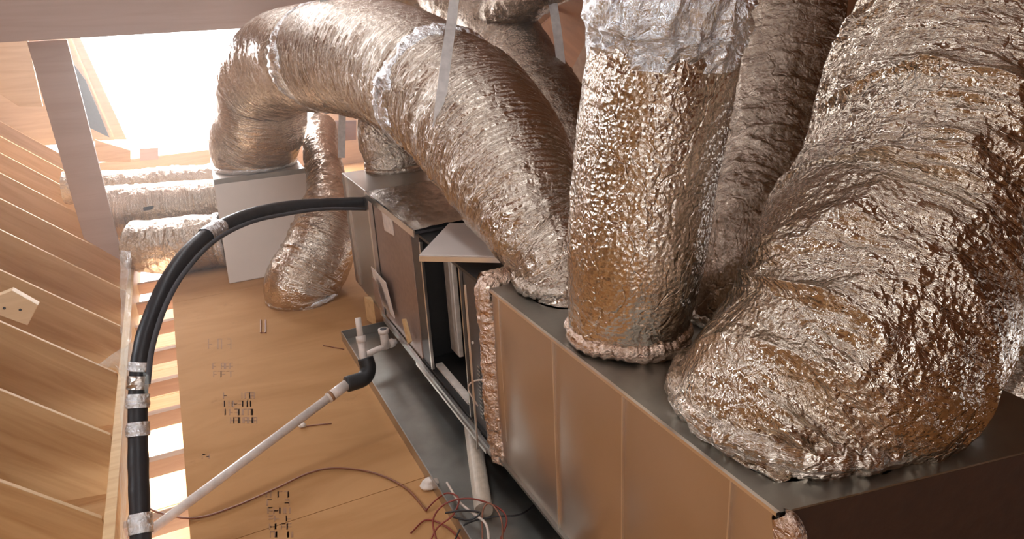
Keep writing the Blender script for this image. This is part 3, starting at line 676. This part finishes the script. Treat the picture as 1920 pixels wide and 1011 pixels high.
band(ptsB, 1, .272, 'tape_joint', MT['foil_tape'], .016, 1, .012); band(ptsC, 1, .258, 'tape_joint', MT['foil_tape'], .018, 2, .014)
# straps
def strap(pxs, w_, name, lab, curve=False):
    P = spline([at(*q) for q in pxs], 24)[0]
    mb = MB()
    vd = P-np.array([0, 0, CAM_H]); T = np.gradient(P, axis=0)
    S = np.cross(T, vd); S /= np.linalg.norm(S, axis=1)[:, None]; Nn = np.cross(S, T); Nn /= np.linalg.norm(Nn, axis=1)[:, None]
    vs = []
    for i in range(len(P)):
        for a, b in ((-1, -1), (1, -1), (1, 1), (-1, 1)): vs.append(P[i]+S[i]*w_/2*a+Nn[i]*.0015*b)
    fs = []
    for i in range(len(P)-1):
        for k in range(4): j = (k+1) % 4; fs.append((i*4+k, i*4+j, i*4+4+j, i*4+4+k))
    fs += [(0, 3, 2, 1), tuple(len(vs)-4+k for k in range(4))]
    mb.add(vs, fs); o = mb.build(name, MT['strap']); tag(o, lab, 'strap'); return o
strap([(858, -60, 2.62), (848, 30, 2.58), (838, 100, 2.48), (829, 170, 2.43), (822, 230, 2.43), (815, 290, 2.52)], .036, 'hanging_strap', 'long pale webbing strap holding the middle joint of the arched duct')
strap([(1030, -60, 3.6), (1036, 0, 3.6), (1045, 60, 3.6), (1053, 130, 3.6)], .045, 'hanging_strap', 'pale webbing strap hanging from the roof left of the upright duct')
strap([(612, -30, 3.52), (600, 30, 3.50), (594, 80, 3.46), (598, 140, 3.46), (612, 200, 3.56)], .028, 'hanging_strap', 'grey strap around the left joint of the arched duct').data.materials[0] = MT['galv']
strap([(642, 205, 4.5), (641, 250, 4.5), (640, 296, 4.5)], .045, 'hanging_strap', 'short white strap in the bright gap below the arched duct')

# upright duct
d2 = thing('flexible_duct', 'upright crinkled foil duct in the centre standing on the plenum', 'duct', (1.0, 1.45, ZT))
b2 = atz(1178, 628, ZT+.01)
ptsD = [tuple(b2+np.array([0, .0, .0]))+(.140,), tuple(b2+np.array([0, 0, .06]))+(.150,)]+P4([(1190, 470, 1.72, .162), (1203, 330, 1.66, .165), (1222, 200, 1.61, .166), (1240, 90, 1.56, .160)])
foil_tube('jacket', ptsD, MT['foil_long'], d2, 420, 260, pleat=.004, pf=8, pa=2.2, twist=.18, t0=.8, lump=.012, lf=2.5, crumple=.0022, cf=30, seed=9)
ptsE = P4([(1238, 110, 1.57, .158), (1246, 50, 1.54, .168), (1256, -20, 1.50, .168), (1275, -140, 1.45, .17)])
foil_tube('tape_wrap', ptsE, MT['foil_tape'], d2, 160, 200, pleat=.016, pf=10, pa=2.5, twist=.2, lump=.014, lf=8, crumple=.008, cf=18, seed=12)
foil_ring('collar', b2+np.array([0, 0, .022]), (0, 0, 1), .140, .026, MT['foil_copper'], d2, .010, .95, 5, 260, 48)

# big right duct
d3 = thing('flexible_duct', 'largest deeply creased foil duct leaning out of frame at right', 'duct', (1.08, .95, ZT))
b3 = np.array([1.075, .945, ZT+.01])
ptsF = [(1.03, .95, .68, .215), (1.085, .945, .785, .238)]+P4([(1600, 640, 1.48, .26), (1655, 510, 1.50, .262), (1712, 410, 1.52, .262), (1765, 270, 1.54, .274), (1850, 90, 1.56, .275), (1950, -110, 1.6, .28)])
foil_tube('jacket', ptsF, MT['foil_deep'], d3, 640, 420, pleat=.034, pf=10, pa=.9, twist=.16, t0=2.2, lump=.012, lf=4, crumple=.004, cf=30, pinch=((.42, .03, .010),), seed=20, zmin=ZT+.004)
foil_ring('collar', (1.085, .945, ZT+.03), (0, 0, 1), .235, .032, MT['foil_ring'], d3, .010, 1.0, 7, 260, 36)
q = atz(1795, 800, ZT)
foil_tube('tape_tail', [tuple(q+np.array([-.02, .01, .10]))+(.010,), tuple(q+np.array([.0, .0, .07]))+(.022,), tuple(q+np.array([.015, -.02, .03]))+(.016,), tuple(q+np.array([.015, -.03, .012]))+(.01,)], MT['foil_tape'], d3, 80, 40, pleat=.008, pf=30, crumple=.008, cf=50)

# duct behind, between upright and big right one
d4 = thing('flexible_duct', 'shaded foil duct rising behind, between the upright and the largest duct', 'duct', (1.3, 1.5, ZT))
b4 = np.array([1.30, 1.38, ZT+.0])
ptsG = [tuple(b4)+(.13,), tuple(b4+np.array([.03, .02, .12]))+(.135,)]+P4([(1436, 300, 2.16, .155), (1462, 120, 2.28, .175), (1490, -80, 2.3, .175)])
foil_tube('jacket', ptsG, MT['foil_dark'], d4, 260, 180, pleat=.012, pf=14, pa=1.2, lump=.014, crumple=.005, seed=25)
foil_ring('collar', b4+np.array([0, 0, .02]), (0, 0, 1), .12, .022, MT['foil'], d4, .006, 1.0, 3)
# duct far right
d9 = thing('flexible_duct', 'grey foil duct edge behind the foot of the largest duct at right', 'duct', at(1925, 680, 1.9))
foil_tube('jacket', P4([(1905, 820, 1.92, .10), (1925, 700, 1.95, .11), (1990, 560, 2.0, .12), (2080, 420, 2.05, .12)]), MT['foil_ring'], d9, 120, 100, pleat=.008, lump=.01, crumple=.004, seed=33)

# small flex to the floor
d5 = thing('flexible_duct', 'short foil duct bending down into the plywood left of the cabinet', 'duct', atz(570, 560, 0))
b5 = atz(568, 552, .02)
foil_tube('jacket', [tuple(b5+np.array([0, 0, -.018]))+(.20,), tuple(b5+np.array([.0, .0, .06]))+(.215,)]+P4([(594, 480, 4.35, .215), (612, 420, 4.45, .19), (618, 365, 4.62, .14), (606, 300, 4.9, .125), (600, 240, 5.2, .12)]), MT['foil_ring'], d5, 220, 150, pleat=.012, pf=22, pa=1.0, lump=.012, crumple=.004, side=(-.8, -1, .2), seed=40)
foil_ring('collar', b5+np.array([0, 0, .0]), (0, 0, 1), .20, .018, MT['foil_tape'], d5, .005, 1.0, 3)

# boot on the rear box, rising behind the arched duct
d8 = thing('flexible_duct', 'short dark foil duct on the rear box, passing behind the arched duct', 'duct', atz(735, 325, ZT))
b8 = atz(742, 312, ZT+.03)
foil_tube('jacket', [tuple(b8)+(.16,), tuple(b8+np.array([0, .0, .06]))+(.16,), tuple(b8+np.array([-.02, .05, .18]))+(.16,), tuple(b8+np.array([.05, .12, .32]))+(.16,), tuple(b8+np.array([.25, .25, .45]))+(.16,)], MT['foil'], d8, 140, 110, pleat=.008, crumple=.005, seed=44)
foil_ring('collar', b8+np.array([0, 0, .0]), (0, 0, 1), .155, .018, MT['foil'], d8, .006, 1.0, 6)

# horizontal ducts lying left of the box
def lying(pxs, lab, seed, mat, r0):
    P = [tuple(q)+(r,) for q, r in pxs]
    t = thing('flexible_duct', lab, 'duct', P[0][:3], 'foil ducts lying left of the filter box')
    foil_tube('jacket', P, mat, t, 200, 130, pleat=.008, pf=20, lump=.012, crumple=.005, seed=seed)
    foil_ring('collar', P[-1][:3], np.array(P[-1][:3])-np.array(P[-2][:3]), r0, .016, MT['foil_tape'], t, .006, 1.4, seed)
    return t
lying([((-.40, 5.30, .22), .17), ((-.25, 5.22, .195), .18), ((-.05, 5.17, .19), .185), ((.08, 5.15, .19), .175), ((.14, 5.14, .19), .16)], 'nearest foil duct lying on the plywood left of the grey box', 50, MT['foil'], .17)
lying([((-.60, 5.74, .38), .175), ((-.40, 5.68, .36), .185), ((-.1, 5.62, .35), .19), ((.24, 5.58, .34), .175)], 'middle foil duct entering the left side of the grey box', 53, MT['foil_ring'], .165)
lying([((-.85, 6.35, .47), .12), ((-.5, 6.3, .44), .12), ((0, 6.25, .42), .12), ((.4, 6.2, .42), .12)], 'thin farthest foil duct below the bright opening, behind two others', 56, MT['foil'], .11)
# small stamped label on the middle duct
o = MB().box((-.30, 5.462, .40), (-.22, 5.466, .425)).build('duct_label', MT['felt'], [t for t in bpy.data.objects if t.get('label', '').startswith('middle foil')][0])

# ducts under the roof behind the arch
d6 = thing('flexible_duct', 'shaded grey duct running behind the arched duct under the roof', 'duct', at(1060, 240, 3.2))
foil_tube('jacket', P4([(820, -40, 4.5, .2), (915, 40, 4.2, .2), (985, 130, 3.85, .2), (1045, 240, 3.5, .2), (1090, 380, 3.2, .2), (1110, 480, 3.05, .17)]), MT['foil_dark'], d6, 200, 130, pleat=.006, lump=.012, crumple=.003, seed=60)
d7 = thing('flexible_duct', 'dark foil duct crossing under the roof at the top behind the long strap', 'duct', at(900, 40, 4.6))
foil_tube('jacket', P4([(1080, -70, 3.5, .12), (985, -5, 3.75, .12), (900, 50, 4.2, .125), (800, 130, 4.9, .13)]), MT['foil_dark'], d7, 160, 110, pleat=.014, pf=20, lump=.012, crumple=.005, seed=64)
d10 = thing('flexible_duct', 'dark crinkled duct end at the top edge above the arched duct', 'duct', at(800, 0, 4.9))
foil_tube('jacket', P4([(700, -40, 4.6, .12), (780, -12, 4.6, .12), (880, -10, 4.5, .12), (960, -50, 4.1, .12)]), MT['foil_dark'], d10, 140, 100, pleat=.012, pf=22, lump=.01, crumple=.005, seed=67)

# ------------------------------------------------------------------ haze volume added for the milky veil around the far opening
mz = bpy.data.materials.new('haze_volume'); mz.use_nodes = True; nt = mz.node_tree
nt.nodes.remove(nt.nodes['Principled BSDF']); vsn = nt.nodes.new('ShaderNodeVolumeScatter')
vsn.inputs['Density'].default_value = HAZE; vsn.inputs['Anisotropy'].default_value = 0.55; vsn.inputs['Color'].default_value = (1, .97, .95, 1)
nt.links.new(vsn.outputs[0], nt.nodes['Material Output'].inputs['Volume'])
o = MB().box((-3.5, 2.2, 0.01), (3.0, 8.1, 2.7)).build('haze_volume', mz); tag(o, 'added milky haze volume in front of the bright far opening', 'haze'); o['kind'] = 'stuff'
